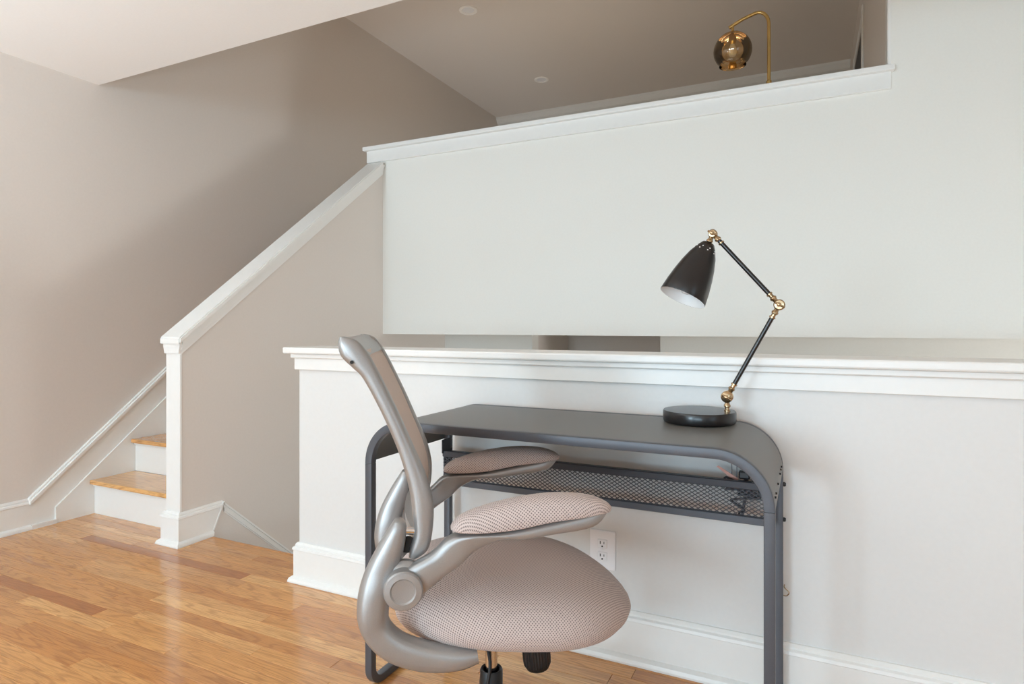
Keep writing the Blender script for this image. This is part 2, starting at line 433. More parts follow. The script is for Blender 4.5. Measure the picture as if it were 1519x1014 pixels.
# baseboards: profile swept along straight runs (t = distance from the wall)
BB = [(0, 0), (0.034, 0), (0.034, 0.006), (0.030, 0.016), (0.022, 0.022), (0.017, 0.024), (0.017, 0.128), (0.021, 0.131), (0.019, 0.140), (0.012, 0.144), (0.012, 0.150), (0.006, 0.158), (0, 0.158)]
def bb_y(bm, y0, y1, x, s=1):
    bm_prism(bm, [(x + s * t, z) for t, z in BB], 'y', y0, y1)
def bb_path(bm, pts, lean=0.0):               # board on the right-hand side of the direction of travel, mitred at corners
    rings = []
    for i, p in enumerate(pts):
        def nrm(a, b): d = Vector((b[0] - a[0], b[1] - a[1])).normalized(); return Vector((d.y, -d.x))
        n0 = nrm(pts[i - 1], p) if i else nrm(p, pts[1]); n1 = nrm(p, pts[i + 1]) if i < len(pts) - 1 else n0
        m = (n0 + n1).normalized(); m = m / max(0.2, m.dot(n0))
        ln = lean if i == len(pts) - 1 else 0.0
        rings.append([bm.verts.new((p[0] + m.x * t, p[1] + m.y * t + ln * z, z)) for t, z in BB])
    n = len(BB)
    for a, b in zip(rings, rings[1:]):
        for j in range(n): bm.faces.new((a[j], a[(j + 1) % n], b[(j + 1) % n], b[j]))
    bm.faces.new(rings[0]); bm.faces.new(list(reversed(rings[-1])))
bm = bmesh.new(); bb_path(bm, [(-1.89, 2.03), (-1.89, YP), (XR, YP)]); struct(link_bm('baseboard_half_wall', bm, M['trim']))
bm = bmesh.new(); bb_path(bm, [(-2.795, 2.05), (-2.795, 1.947), (-2.699, 1.947), (-2.699, 2.108)], 0.47); struct(link_bm('baseboard_newel', bm, M['trim']))
bm = bmesh.new()
# mitred end that leans over the top of the descending stairs, then the descending moulding
def desc(y): return 0.150 - (y - 2.185) * 0.89
def desc_strip(bm, e, a, b2):
    bm_prism(bm, [(2.185, desc(2.185) + a), (2.185, desc(2.185) + b2), (3.6, desc(3.6) + b2), (3.6, desc(3.6) + a)], 'x', -2.70, -2.70 + e)
bm_prism(bm, [(2.109, 0.0), (2.180, 0.150), (2.186, 0.148), (3.6, desc(3.6)), (3.6, desc(3.6) - 0.3), (2.109, -0.20)], 'x', -2.70, -2.690)
struct(link_bm('baseboard_stairwell', bm, M['greige']))  # greige instead of trim white: stairwell shade put into the colour
bm = bmesh.new(); desc_strip(bm, 0.013, -0.052, 0.0); desc_strip(bm, 0.020, -0.014, -0.003); desc_strip(bm, 0.018, -0.044, -0.030)
bm_prism(bm, [(2.116, 0.025), (2.176, 0.152), (2.184, 0.154), (2.124, 0.025)], 'x', -2.70, -2.679)
struct(link_bm('trim_11', bm, M['trim']))
bm = bmesh.new(); bb_y(bm, YB, 1.77, XL, 1)
def up(y): return 0.158 + (y - 1.765) * 0.836
bm_prism(bm, [(1.77, 0.0), (1.77, 0.13), (3.9, up(3.9) - 0.028), (3.9, up(3.9) - 0.185), (1.885, 0.085), (1.885, 0.0)], 'x', XL, XL + 0.016)
bm_prism(bm, [(1.77, 0.128), (1.765, 0.158), (3.9, up(3.9)), (3.9, up(3.9) - 0.012), (1.772, 0.144)], 'x', XL, XL + 0.018)
bm_prism(bm, [(1.765, 0.128), (1.765, 0.146), (3.9, up(3.9) - 0.012), (3.9, up(3.9) - 0.030)], 'x', XL, XL + 0.031)
bm_prism(bm, [(1.77, 0.0), (1.77, 0.022), (1.885, 0.022), (1.885, 0.0)], 'x', XL, XL + 0.034)
bm_prism(bm, [(1.885, 0.0), (1.885, 0.085), (3.9, up(3.9) - 0.185), (3.9, up(3.9) - 0.60), (3.4, 0.9), (2.3, 0.0)], 'x', XL, XL + 0.028)
struct(link_bm('baseboard_left', bm, M['trim']))

# window wall behind the camera, with two windows; frames only where a frame stands
def window_wall():
    bm = bmesh.new()
    ops = [(-3.30, -1.60, 0.45, 2.25), (-1.1, 1.7, 0.2, 2.3)]
    x = XL
    for a, b2, z0, z1 in ops:
        bm_box(bm, x, a, YB - 0.12, YB, -0.25, ZC); bm_box(bm, a, b2, YB - 0.12, YB, -0.25, z0); bm_box(bm, a, b2, YB - 0.12, YB, z1, ZC); x = b2
    bm_box(bm, x, XR, YB - 0.12, YB, -0.25, ZC)
    struct(link_bm('wall_back', bm, M['offwhite']))
    for i, (a, b2, z0, z1) in enumerate(ops):
        bm = bmesh.new()
        bm_box(bm, a, a + 0.05, YB - 0.09, YB - 0.03, z0, z1); bm_box(bm, b2 - 0.05, b2, YB - 0.09, YB - 0.03, z0, z1)
        bm_box(bm, a + 0.05, b2 - 0.05, YB - 0.09, YB - 0.03, z0, z0 + 0.05); bm_box(bm, a + 0.05, b2 - 0.05, YB - 0.09, YB - 0.03, z1 - 0.05, z1)
        bm_box(bm, (a + b2) / 2 - 0.03, (a + b2) / 2 + 0.03, YB - 0.09, YB - 0.03, z0 + 0.05, z1 - 0.05)
        struct(link_bm('window_%d' % (i + 1), bm, M['trim']))
window_wall()
bm = bmesh.new()  # unseen window frame, added with the fill lamp in the right wall
for a, b2, z0, z1 in ((-2.6, -2.55, 0.4, 2.2), (-0.65, -0.6, 0.4, 2.2), (-2.55, -0.65, 0.4, 0.45), (-2.55, -0.65, 2.15, 2.2), (-1.63, -1.57, 0.45, 2.15)):
    bm_box(bm, XR + 0.03, XR + 0.09, a, b2, z0, z1)
struct(link_bm('window_3', bm, M['trim']))

# ------------------------------------------------------------------ oak strip floor: one object per board in view
PW = 0.0572; row = 0; y1 = 2.085; count = 0
stuff = bmesh.new()
th = cam.rotation_euler[2]; cs, sn_ = math.cos(th), math.sin(th)
def seen(x0, x1, y0, y1):
    for x in (x0, (x0 + x1) / 2, x1):
        for y in (y0, y1):
            Z = -sn_ * x + cs * y; X = cs * x + sn_ * y
            if Z > 1.70 and abs(X / Z) < 0.87: return True
    return False
while y1 > YB:
    y0 = max(y1 - PW, YB); x = XL - random.uniform(0, 0.8)
    while x < XR:
        ln = random.choice((0.45, 0.6, 0.8, 1.0, 1.2, 0.35)) * random.uniform(0.85, 1.15)
        a, b2 = max(x, XL), min(x + ln, XR)
        if b2 - a > 0.04:
            g = 0.0004
            if a < -0.1 and seen(a, min(b2, 0), y0, y1) and count < 290:
                bm = bmesh.new(); cx, cy = (a + b2) / 2, (y0 + y1) / 2
                bm_box(bm, a + g - cx, b2 - g - cx, y0 + g - cy, y1 - g - cy, -0.012, 0.0, 0.0009)
                o = link_bm('plank', bm, M['plank'], fl); o.location = (cx, cy, 0); count += 1
            else:
                bm_box(stuff, a + g, b2 - g, y0 + g, y1 - g, -0.012, 0.0)
        x += ln
    y1 -= PW; row += 1
o = link_bm('floorboards', stuff, M['plank'], fl); o['kind'] = 'stuff'
# nosing board at the head of the descending stairs
box('nosing', M['plank'], -2.68, -1.93, 2.086, 2.112, -0.03, 0.0, 0.006, fl, seg=2)

# ------------------------------------------------------------------ staircase up to the loft
st = empty('staircase', (-3.2, 2.08, 0)); tag(st, 'white painted staircase with oak treads rising between left wall and newel', 'stairs')
RISE, RUN = 0.190, 0.231
for k in range(7):
    yr = k * RUN; z0 = k * RISE
    box('riser', M['trim'], -0.396, 0.404, yr, yr + 0.018, z0, z0 + RISE - 0.024, 0.0, st)
    if k < 6:
        t = box('tread', M['tread'], -0.396, 0.404, yr - 0.028, yr + RUN, z0 + RISE - 0.024, z0 + RISE, 0.006, st, seg=2)
    bm = bmesh.new(); bm_box(bm, -0.396, 0.404, yr - 0.010, yr, z0 + RISE - 0.036, z0 + RISE - 0.024, 0.003)
    link_bm('moulding', bm, M['trim'], st)

# ------------------------------------------------------------------ recessed ceiling lights in the loft
for i, (x, y, lab) in enumerate(((-2.60, 4.53, 'round white recessed ceiling light nearer the room, upper one in the photo'),
                                 (-2.62, 6.16, 'round white recessed ceiling light farther back, close to the far loft wall'))):
    r = empty('recessed_light', (x, y, ZT)); tag(r, lab, 'light', 'recessed lights in the loft ceiling')
    lathe('trim_ring', M['ceiling'], [(0.078, 0), (0.078, 0.006), (0.072, 0.010), (0.056, 0.008), (0.052, 0.0)], (0, 0, 0), (0, 0, -1), r, 28)
    lathe('lens', M['bulb'], [(0.052, -0.0), (0.052, 0.003), (0.02, 0.004)], (0, 0, 0), (0, 0, -1), r, 28)

# ------------------------------------------------------------------ gold floor lamp in the loft
g = empty('floor_lamp', (-0.205, 3.78, 1.33)); tag(g, 'gold arc lamp with round amber glass globe behind the loft parapet', 'lamp')
lathe('base', M['gold'], [(0.11, 0), (0.11, 0.014), (0.104, 0.02), (0.02, 0.022), (0.012, 0.04)], (0, 0, 0), (0, 0, 1), g)
hz = 1.497
pole = [(0, 0, 0.03), (0, 0, 0.6), (0, 0, 1.40)] + [(-0.06 + 0.06 * math.cos(a), 0, 1.43 + 0.078 * math.sin(a)) for a in [math.radians(x) for x in (0, 18, 36, 54, 72, 90, 104)]] + [(-0.14, 0, 1.487), (-0.215, 0, 1.452)]
tube('pole', M['gold'], pole, 0.0095, g, 12)
lathe('coupling', M['gold'], [(0.010, 0), (0.0145, 0.004), (0.0145, 0.03), (0.010, 0.036)], (0, 0, 1.075), (0, 0, 1), g, 16)
tube('stem', M['gold'], [(-0.195, 0, 1.46), (-0.195, 0, 1.41)], 0.008, g, 12)
so = lathe('socket', M['gold'], [(0.008, 0), (0.022, 0.004), (0.022, 0.035), (0.015, 0.055), (0.013, 0.06)], (-0.195, 0, 1.412), (0, 0, -1), g, 20)
gz = 1.315; R = 0.107
prof = [(R * math.sin(math.radians(a)), -R * math.cos(math.radians(a))) for a in (6, 12, 20, 30, 42, 55, 68, 80, 90, 100, 112, 124, 134)] + [(0.073, 0.083)]
V, F = lathe_geo(prof + [(0.0755, 0.086), (0.0745, 0.087)], (-0.195, 0, gz), (0, 0, -1), 40, False)
link('globe', V, F, M['smoked'], g, True)
lathe('bulb', M['bulb'], [(0.012, 0), (0.014, 0.01), (0.025, 0.035), (0.026, 0.05), (0.018, 0.068), (0.004, 0.074)], (-0.195, 0, 1.354), (0, 0, -1), g, 20)

# ------------------------------------------------------------------ wall outlet behind the desk
w = empty('wall_outlet', (-0.594, YP, 0.333)); tag(w, 'white duplex wall outlet behind the chair seat under the desk', 'outlet')
box('plate', M['plate'], -0.0425, 0.0425, -0.006, 0.0, -0.062, 0.062, 0.0035, w, seg=2)
for s in (1, -1):
    bm = bmesh.new(); bm_box(bm, -0.0165, 0.0165, -0.009, -0.005, s * 0.020 - 0.0145, s * 0.020 + 0.0145, 0.003)
    rc = link_bm('receptacle', bm, M['plate'], w)
    bm = bmesh.new()
    bm_box(bm, -0.0075, -0.0050, -0.0096, -0.0088, s * 0.020 - 0.001, s * 0.020 + 0.008); bm_box(bm, 0.0050, 0.0070, -0.0096, -0.0088, s * 0.020, s * 0.020 + 0.007)
    bm_box(bm, -0.0022, 0.0022, -0.0096, -0.0088, s * 0.020 - 0.0105, s * 0.020 - 0.0055, 0.001)
    link_bm('slots', bm, M['slot'], rc)
lathe('screw', M['plate'], [(0.0035, 0), (0.0035, 0.0015), (0.002, 0.0022)], (0, -0.006, 0), (0, -1, 0), w, 12)
# small wire hook on the wall beside the desk leg
tag(tube('wall_hook', M['brass'], [(-0.062, 1.897, 0.318), (-0.062, 1.886, 0.314), (-0.050, 1.882, 0.304), (-0.056, 1.884, 0.293), (-0.064, 1.890, 0.290)], 0.0014, None, 8, 4),
    'tiny bent wire hook on white wall right of the desk leg', 'hook')

# ------------------------------------------------------------------ desk
X0, X1, YF, YK, ZD = -1.154, -0.064, 1.413, 1.862, 0.778
dk = empty('desk', ((X0 + X1) / 2, (YF + YK) / 2, 0)); tag(dk, 'dark grey metal desk with rounded ends standing against the white half wall', 'desk')
dx, dy = (X0 + X1) / 2, (YF + YK) / 2
hw, hd = (X1 - X0) / 2, (YK - YF) / 2
A = 0.0115                                   # half of the square tube
RO = 0.125                                   # outer bend radius
ZS = 0.652                                   # seam between legs and top frame
def arch(y, off, zlow, rr):
    """centre line of the arch at inset off from the outer face"""
    r = rr - off
    L_ = [(-hw + off, zlow)] + arc2(-hw + rr, ZD - rr, r, 180, 90, 14) + arc2(hw - rr, ZD - rr, r, 90, 0, 14) + [(hw - off, zlow)]
    return [(x, y, z) for x, z in L_]
for s, nm in ((-1, 'frame'), (1, 'frame')):
    V, F = sweep_geo(arch(s * (hd - A), A, ZS, RO), (0, 1, 0), A, A, 0.0022); link(nm, V, F, M['steel'], dk, True, auto=25)
# bent sheet that makes the top and both side aprons
V = []; F = []
outer = arch(0, 0.0005, 0.655, RO); inner = arch(0, 0.003, 0.655, RO); n = len(outer)
for ys in (-hd + 2 * A - 0.001, hd - 0.002):
    for P_ in (outer, inner):
        V += [(p[0], ys, p[2]) for p in P_]
for i in range(n - 1):
    for a, b2 in ((0, 2), (1, 3)):
        F.append((a * n + i, a * n + i + 1, b2 * n + i + 1, b2 * n + i))
    for a, b2 in ((0, 1), (2, 3)):
        F.append((a * n + i, a * n + i + 1, b2 * n + i + 1, b2 * n + i))
F.append((0, n, 3 * n, 2 * n)); F.append((n - 1, 2 * n - 1, 4 * n - 1, 3 * n - 1))
link('desktop', V, F, M['desktop'], dk, True, auto=45)
# side loops: front leg, floor runner, back leg
for s in (-1, 1):
    x = s * (hw - A); r = 0.045; e = hd - A
    path = [(x, -e, ZS - 0.001)] + [(x, -e + r + r * math.cos(math.radians(a)), 0.0125 + r + r * math.sin(math.radians(a))) for a in range(180, 271, 15)] + \
           [(x, e - r + r * math.cos(math.radians(a)), 0.0125 + r + r * math.sin(math.radians(a))) for a in range(270, 361, 15)] + [(x, e, ZS - 0.001)]
    V, F = sweep_geo(path, (1, 0, 0), A, A, 0.0022); link('leg', V, F, M['steel'], dk, True, auto=25)
    for q in (-1, 1):
        lathe('foot', M['black'], [(0.009, 0.0), (0.009, 0.004)], (x, q * (e - 0.07), 0.0), (0, 0, 1), dk, 12)
    # apron holes and the bolts on the back legs
    for q in (-0.186, -0.150, -0.06, 0.05, 0.10, 0.135):
        lathe('hole', M['slot'], [(0.0040 if s < 0 else 0.0026, -0.0022), (0.0040 if s < 0 else 0.0026, 0.0022)], (s * (hw - 0.0018), q, 0.676), (1, 0, 0), dk, 10)
    for z in (0.612, 0.515):
        lathe('bolt', M['black'], [(0.006, 0), (0.006, 0.004), (0.004, 0.007)], (s * hw, e, z), (s, 0, 0), dk, 10)
    box('bracket', M['steel_dark'], x - s * 0.014 - 0.002, x - s * 0.014 + 0.002, hd - 0.075, hd - 0.022, 0.612, 0.658, 0.001, dk)
# wire pocket at the back: two rails, mesh front, mesh floor and a rear bar
ym = hd - 0.062
xm = hw - 2 * A
box('rail', M['steel_dark'], -xm, xm, ym - 0.008, ym + 0.008, 0.600, 0.621, 0.002, dk)
box('rail', M['steel'], -xm, xm, ym - 0.008, ym + 0.008, 0.506, 0.527, 0.002, dk)
box('rail', M['steel_dark'], -xm, xm, hd - 0.020, hd - 0.010, 0.600, 0.612, 0.002, dk)
for s in (-1, 1):
    box('end_plate', M['steel_dark'], s * (xm - 0.002) - 0.002, s * (xm - 0.002) + 0.002, ym, hd - 0.010, 0.506, 0.621, 0.0, dk)
def strand_grid(x0, x1, z0, z1, px, pz, yy, wd, thk):
    bm = bmesh.new(); k = pz / px
    for sg in (1, -1):
        n0 = int((z1 - z0) / k / px) + 2
        m = int((x1 - x0) / px) + n0 + 1
        for i in range(-n0, m):
            xa = x0 + i * px
            # line: z = z0 + sg*(x-xa)*k (sg=1) or z = z1 - (x-xa)*k
            xs, xe = xa, xa + (z1 - z0) / k
            c0, c1 = max(xs, x0), min(xe, x1)
            if c1 - c0 < 0.002: continue
            f = (lambda x: z0 + (x - xa) * k) if sg == 1 else (lambda x: z1 - (x - xa) * k)
            a = Vector((c0, 0, f(c0))); b2 = Vector((c1, 0, f(c1))); d = (b2 - a).normalized(); nrm = Vector((-d.z, 0, d.x)) * wd
            yo = yy + sg * thk * 0.5
            q = []
            for yv in (yo - thk, yo + thk):
                q += [bm.verts.new((p.x, yv, p.z)) for p in (a + nrm, b2 + nrm, b2 - nrm, a - nrm)]
            for f4 in ((0, 1, 2, 3), (7, 6, 5, 4), (0, 4, 5, 1), (2, 6, 7, 3), (1, 5, 6, 2), (3, 7, 4, 0)): bm.faces.new([q[j] for j in f4])
    return bm
o = link_bm('wire_mesh', strand_grid(-xm, xm, 0.526, 0.601, 0.0168, 0.0108, ym, 0.0011, 0.0007), M['steel_dark'], dk); o['kind'] = 'stuff'
box('tray_floor', M['steel_dark'], -xm, xm, ym, hd - 0.012, 0.507, 0.509, 0.0, dk)
# hanger strip between the top and the pocket
bm = bmesh.new(); bm_box(bm, 0.410, 0.4125, hd - 0.018, hd - 0.014, 0.61, 0.776); bm_box(bm, 0.424, 0.4265, hd - 0.018, hd - 0.014, 0.61, 0.776)
link_bm('hanger', bm, M['steel'], dk)

# small things in the pocket
cb = empty('cord_bundle', (-0.165, 1.826, 0.5095)); tag(cb, 'tangled dark grey cord stuffed in the mesh pocket under desk right end', 'cord')
rng = random.Random(3)
pts = [(-0.03, 0, 0.0)]
for i in range(34):
    pts.append((rng.uniform(-0.052, 0.042) * (1 if i > 3 else 0.5), rng.uniform(-0.009, 0.010), 0.006 + 0.105 * ((i % 9) / 9.0 if i < 10 else rng.uniform(0.5, 1.0))))
pts = [(p[0], p[1], max(0.004, p[2])) for p in pts]
tube('cord', M['cord_grey'], pts, 0.0034, cb, 7, 5)
box('plug', M['ribbed_black'], -0.012, 0.018, -0.008, 0.010, 0.112, 0.134, 0.004, cb, seg=2)
tg = prism('paper_tag', M['pink'], [(-0.238, 0.646), (-0.233, 0.649), (-0.180, 0.618), (-0.178, 0.600), (-0.200, 0.600), (-0.206, 0.622)], 'y', 1.838, 1.8405)
tag(tg, 'salmon pink folded paper tag poking out of the mesh pocket', 'paper')

# ------------------------------------------------------------------ desk lamp
LB = (-0.278, 1.785, ZD + 0.0006)
lp = empty('desk_lamp', LB); tag(lp, 'black articulated lamp with brass joints on right end of the desk', 'lamp')
def Lp(p): return Vector(p) - Vector(LB)
lathe('base', M['lamp_black'], [(0.094, 0.0), (0.097, 0.002), (0.099, 0.008), (0.099, 0.029), (0.097, 0.033), (0.06, 0.034), (0.01, 0.034)], (0, 0, 0), (0, 0, 1), lp, 64, auto=50)
J1 = (-0.203, 1.785, 0.853); J2 = (-0.071, 1.785, 1.104); J3 = (-0.241, 1.785, 1.304)
def joint(P, d1, d2, r):
    P = Lp(P); gs = []
    d1 = Vector(d1).normalized(); d2 = Vector(d2).normalized()
    gs.append(lathe_geo([(0.002, -0.013), (r * 0.8, -0.012), (r, -0.009), (r, -0.004), (r * 0.7, -0.003), (r * 0.7, 0.003), (r, 0.004), (r, 0.009), (r * 0.8, 0.012), (0.002, 0.013)], P, (0, 1, 0), 24))
    for d in (d1, d2):
        gs.append(lathe_geo([(0.0065, 0.006), (0.0065, r + 0.004), (0.009, r + 0.007), (0.009, r + 0.011), (0.006, r + 0.014), (0.006, r + 0.020), (0.0085, r + 0.021), (0.0085, r + 0.025)], P, d, 16))
    return merge(*gs)
u12 = (Vector(J2) - Vector(J1)).normalized(); u23 = (Vector(J3) - Vector(J2)).normalized()
SA = Vector((-0.252, 1.785, 1.279)); SB = Vector((-0.315, 1.737, 1.127)); sax = (SB - SA).normalized()
hd_dir = (SA - Vector(J3)).normalized()
for P, a, b2, r in ((J1, (0, 0, -1), u12, 0.016), (J2, -u12, u23, 0.0145), (J3, -u23, hd_dir, 0.012)):
    V, F = joint(P, a, b2, r); jo = link('joint', V, F, M['brass'], lp, True, auto=40)
    c_ = Lp(P)
    V, F = merge(lathe_geo([(0.004, 0.012), (0.004, 0.020), (0.006, 0.021), (0.006, 0.026), (0.002, 0.028)], c_, (0, -1, 0), 12),
                 tube_geo([c_ + Vector((-0.010, -0.023, 0.006)), c_ + Vector((0, -0.024, 0)), c_ + Vector((0.014, -0.023, -0.008))], 0.0028, 8))
    link('wing_screw', V, F, M['brass'], jo, True, auto=40)
tube('lower_arm', M['lamp_black'], [Lp(Vector(J1) + u12 * 0.040), Lp(Vector(J2) - u12 * 0.036)], 0.0062, lp, 14)
tube('upper_arm', M['lamp_black'], [Lp(Vector(J2) + u23 * 0.036), Lp(Vector(J3) - u23 * 0.034 + u23 * 0.012)], 0.0062, lp, 14)
Ls = (SB - SA).length
sp = [(0.010, 0.0), (0.018, 0.003), (0.027, 0.018), (0.038, 0.042), (0.0475, 0.072), (0.0545, 0.102), (0.0605, 0.135), (0.0650, Ls)]
V, F = lathe_geo([(r, t) for r, t in sp] + [(0.0645, Ls + 0.001)], Lp(SA), sax, 56, False)
F.append(tuple(range(56)))
sh = link('shade', V, F, M['lamp_black'], lp, True, auto=50)
V, F = lathe_geo([(r - 0.0016, t) for r, t in sp[1:-1]] + [(0.0636, Ls - 0.0005), (0.0647, Ls + 0.0008)], Lp(SA), sax, 56, False)
link('shade_lining', V, F, M['lamp_white'], sh, True)
lathe('bulb', M['bulb'], [(0.012, 0.02), (0.013, 0.05), (0.022, 0.085), (0.029, 0.115), (0.030, 0.130), (0.024, 0.148), (0.012, 0.157), (0.001, 0.159)], Lp(SA), sax, lp, 32)
# vent holes at the top of the shade
d, u, v = frame_of(sax)
bmv = []
for k in range(9):
    a = 2 * PI * k / 9
    for t, r in ((0.022, 0.0295), (0.030, 0.0335)):
        c_ = Lp(SA) + d * t + (u * math.cos(a + t * 20) + v * math.sin(a + t * 20)) * (r - 0.0005)
        nn = (u * math.cos(a + t * 20) + v * math.sin(a + t * 20) - d * 0.45).normalized()
        bmv.append(lathe_geo([(0.0018, -0.0004), (0.0018, 0.0007)], c_, nn, 8))
V, F = merge(*bmv); link('vent_holes', V, F, M['lamp_white'], sh)

# ------------------------------------------------------------------ office chair
ch = empty('office_chair', (-0.649, 1.2746, 0.0), math.radians(33.78))
tag(ch, 'silver framed office chair with taupe mesh seat pulled up at the desk', 'chair')

def profile_loft(name, mat, pairs, v, tv, parent, k=5, sec=18, expo=2.6, mirror=False, vofs=None):
    """Loft whose side view runs between paired outline points (u,w | u,w); tv = half thickness across, per station or constant."""
    rows = [Vector((a, b, c)) for a, b, c in [(p[0], p[1], 0) for p in pairs]]
    rows2 = [Vector((p[2], p[3], 0)) for p in pairs]
    tvs = tv if isinstance(tv, (list, tuple)) else [tv] * len(pairs)
    tr = [Vector((t, (vofs[i] if vofs else 0.0), 0)) for i, t in enumerate(tvs)]
    A_, B_, T_ = catmull(rows, k), catmull(rows2, k), catmull(tr, k)
    V = []; F = []; UV = []; run = 0.0; prevc = None
    seq = list(zip(A_, B_, T_))
    for a, b, t in seq:
        c = (a + b) / 2; h_ = (a - b) / 2
        if prevc is not None: run += (c - prevc).length
        prevc = c
        per = 0.0; lastp = None
        for j in range(sec):
            q = 2 * PI * j / sec
            cx = math.copysign(abs(math.cos(q)) ** (2 / expo), math.cos(q)); sx = math.copysign(abs(math.sin(q)) ** (2 / expo), math.sin(q))
            p = c + h_ * cx
            vv = v + t.y + t.x * sx
            V.append(Vector((p.x, vv, p.y)))
            if lastp is not None: per += (V[-1] - lastp).length
            lastp = V[-1]; UV.append((run, per))
    n = len(seq)
    for i in range(n - 1):
        for j in range(sec):
            F.append((i * sec + j, i * sec + (j + 1) % sec, (i + 1) * sec + (j + 1) % sec, (i + 1) * sec + j))
    F.append(tuple(range(sec))); F.append(tuple(reversed(range((n - 1) * sec, n * sec))))
    if mirror: V = [Vector((p.x, -p.y, p.z)) for p in V]
    return link(name, V, F, mat, parent, True, uvs=UV, auto=60)

SPAR = [(-0.230, 0.671, -0.214, 0.672), (-0.241, 0.655, -0.206, 0.659), (-0.262, 0.622, -0.211, 0.614), (-0.285, 0.577, -0.223, 0.578),
        (-0.298, 0.533, -0.233, 0.544), (-0.300, 0.490, -0.240, 0.496), (-0.288, 0.450, -0.237, 0.475), (-0.258, 0.413, -0.220, 0.456),
        (-0.213, 0.387, -0.197, 0.442), (-0.157, 0.373, -0.155, 0.427), (-0.103, 0.374, -0.103, 0.417), (-0.065, 0.384, -0.069, 0.411)]
ARM = [(-0.214, 0.575, -0.174, 0.534), (-0.194, 0.592, -0.139, 0.563), (-0.156, 0.613, -0.104, 0.587), (-0.127, 0.639, -0.071, 0.616),
       (-0.093, 0.648, -0.023, 0.635), (-0.023, 0.652, 0.021, 0.636), (0.065, 0.667, 0.069, 0.642), (0.149, 0.682, 0.156, 0.652), (0.186, 0.690, 0.189, 0.677)]
BACK = [(-0.334, 1.027, -0.326, 1.028), (-0.337, 1.011, -0.301, 1.020), (-0.331, 0.989, -0.280, 0.996), (-0.309, 0.967, -0.263, 0.966), (-0.289, 0.945, -0.250, 0.940),
        (-0.255, 0.880, -0.221, 0.879), (-0.225, 0.810, -0.193, 0.815), (-0.208, 0.756, -0.170, 0.761), (-0.199, 0.716, -0.157, 0.717),
        (-0.195, 0.679, -0.153, 0.681), (-0.192, 0.643, -0.157, 0.635), (-0.199, 0.614, -0.166, 0.607), (-0.202, 0.596, -0.189, 0.591)]
HUB = (-0.211, 0.55)

def make_side(mir):
    sgn = 1 if mir else -1
    sv = -0.205
    sparm = profile_loft('side_spar', M['silver'], SPAR, sv, [0.018, 0.023, 0.025, 0.026, 0.03, 0.03, 0.027, 0.026, 0.025, 0.024, 0.024, 0.016], ch, mirror=mir)
    # hub boss on the spar
    lathe('hub', M['silver'], [(0.046, 0.0), (0.046, 0.012), (0.040, 0.020), (0.034, 0.022)], (HUB[0], sgn * 0.205, HUB[1]), (0, sgn, 0), sparm, 36)
    dv = 0.028 if mir else 0.0
    av = -0.225 - dv
    profile_loft('arm_support', M['silver'], ARM, av, [0.015, 0.017, 0.018, 0.020, 0.026, 0.032, 0.034, 0.028, 0.014], ch, expo=4.0, mirror=mir)
    cap_ = lathe('pivot_cap', M['silver'], [(0.037, -0.03), (0.037, 0.013), (0.0345, 0.0165), (0.0245, 0.0175), (0.0215, 0.0145), (0.008, 0.0138)], (HUB[0], sgn * (0.235 + dv), HUB[1]), (0, sgn, 0), ch, 40, auto=28)
    # padded arm rest
    st_ = [(-0.121, 0.655, 0.660, 0.006), (-0.116, 0.653, 0.668, 0.020), (-0.100, 0.652, 0.681, 0.031), (-0.064, 0.652, 0.695, 0.038), (0.0, 0.657, 0.709, 0.043), (0.07, 0.669, 0.716, 0.045),
           (0.126, 0.674, 0.714, 0.044), (0.160, 0.677, 0.708, 0.039), (0.180, 0.678, 0.701, 0.031), (0.193, 0.679, 0.694, 0.020), (0.198, 0.683, 0.688, 0.007)]
    cv = catmull([(a, b, c) for a, b, c, _ in st_], 4); tw = catmull([(d_, 0, 0) for *_, d_ in st_], 4)
    V = []; F = []; UV = []; N_ = 24
    for q, t in zip(cv, tw):
        per = 0; lp_ = None
        for j in range(N_):
            a = 2 * PI * j / N_; cx, sx = math.cos(a), math.sin(a)
            cx = math.copysign(abs(cx) ** 0.8, cx)
            zz = q.y + 0.006 + (q.z - q.y - 0.006) * sx ** 0.75 if sx > 0 else q.y + 0.006 + 0.006 * sx
            p = Vector((q.x, av + t.x * cx, zz)); V.append(p)
            if lp_ is not None: per += (p - lp_).length
            lp_ = p; UV.append((q.x, per))
    for i in range(len(cv) - 1):
        for j in range(N_): F.append((i * N_ + j, i * N_ + (j + 1) % N_, (i + 1) * N_ + (j + 1) % N_, (i + 1) * N_ + j))
    F.append(tuple(range(N_))); F.append(tuple(reversed(range((len(cv) - 1) * N_, len(cv) * N_))))
    if mir: V = [Vector((p.x, -p.y, p.z)) for p in V]
    link('armrest_pad', V, F, M['fabric'], ch, True, uvs=UV)
    # pin that joins spar and back frame, with its black washer
    tube('bolt', M['chrome'], [(-0.225, sgn * 0.196, 0.648), (-0.170, sgn * 0.196, 0.644)], 0.0075, ch, 12)
    link('hinge_plate', *[x for x in lathe_geo([(0.016, 0), (0.016, 0.006)], (-0.205, sgn * 0.188, 0.618), (0, sgn, 0), 16)], M['black'], ch)
make_side(False); make_side(True)

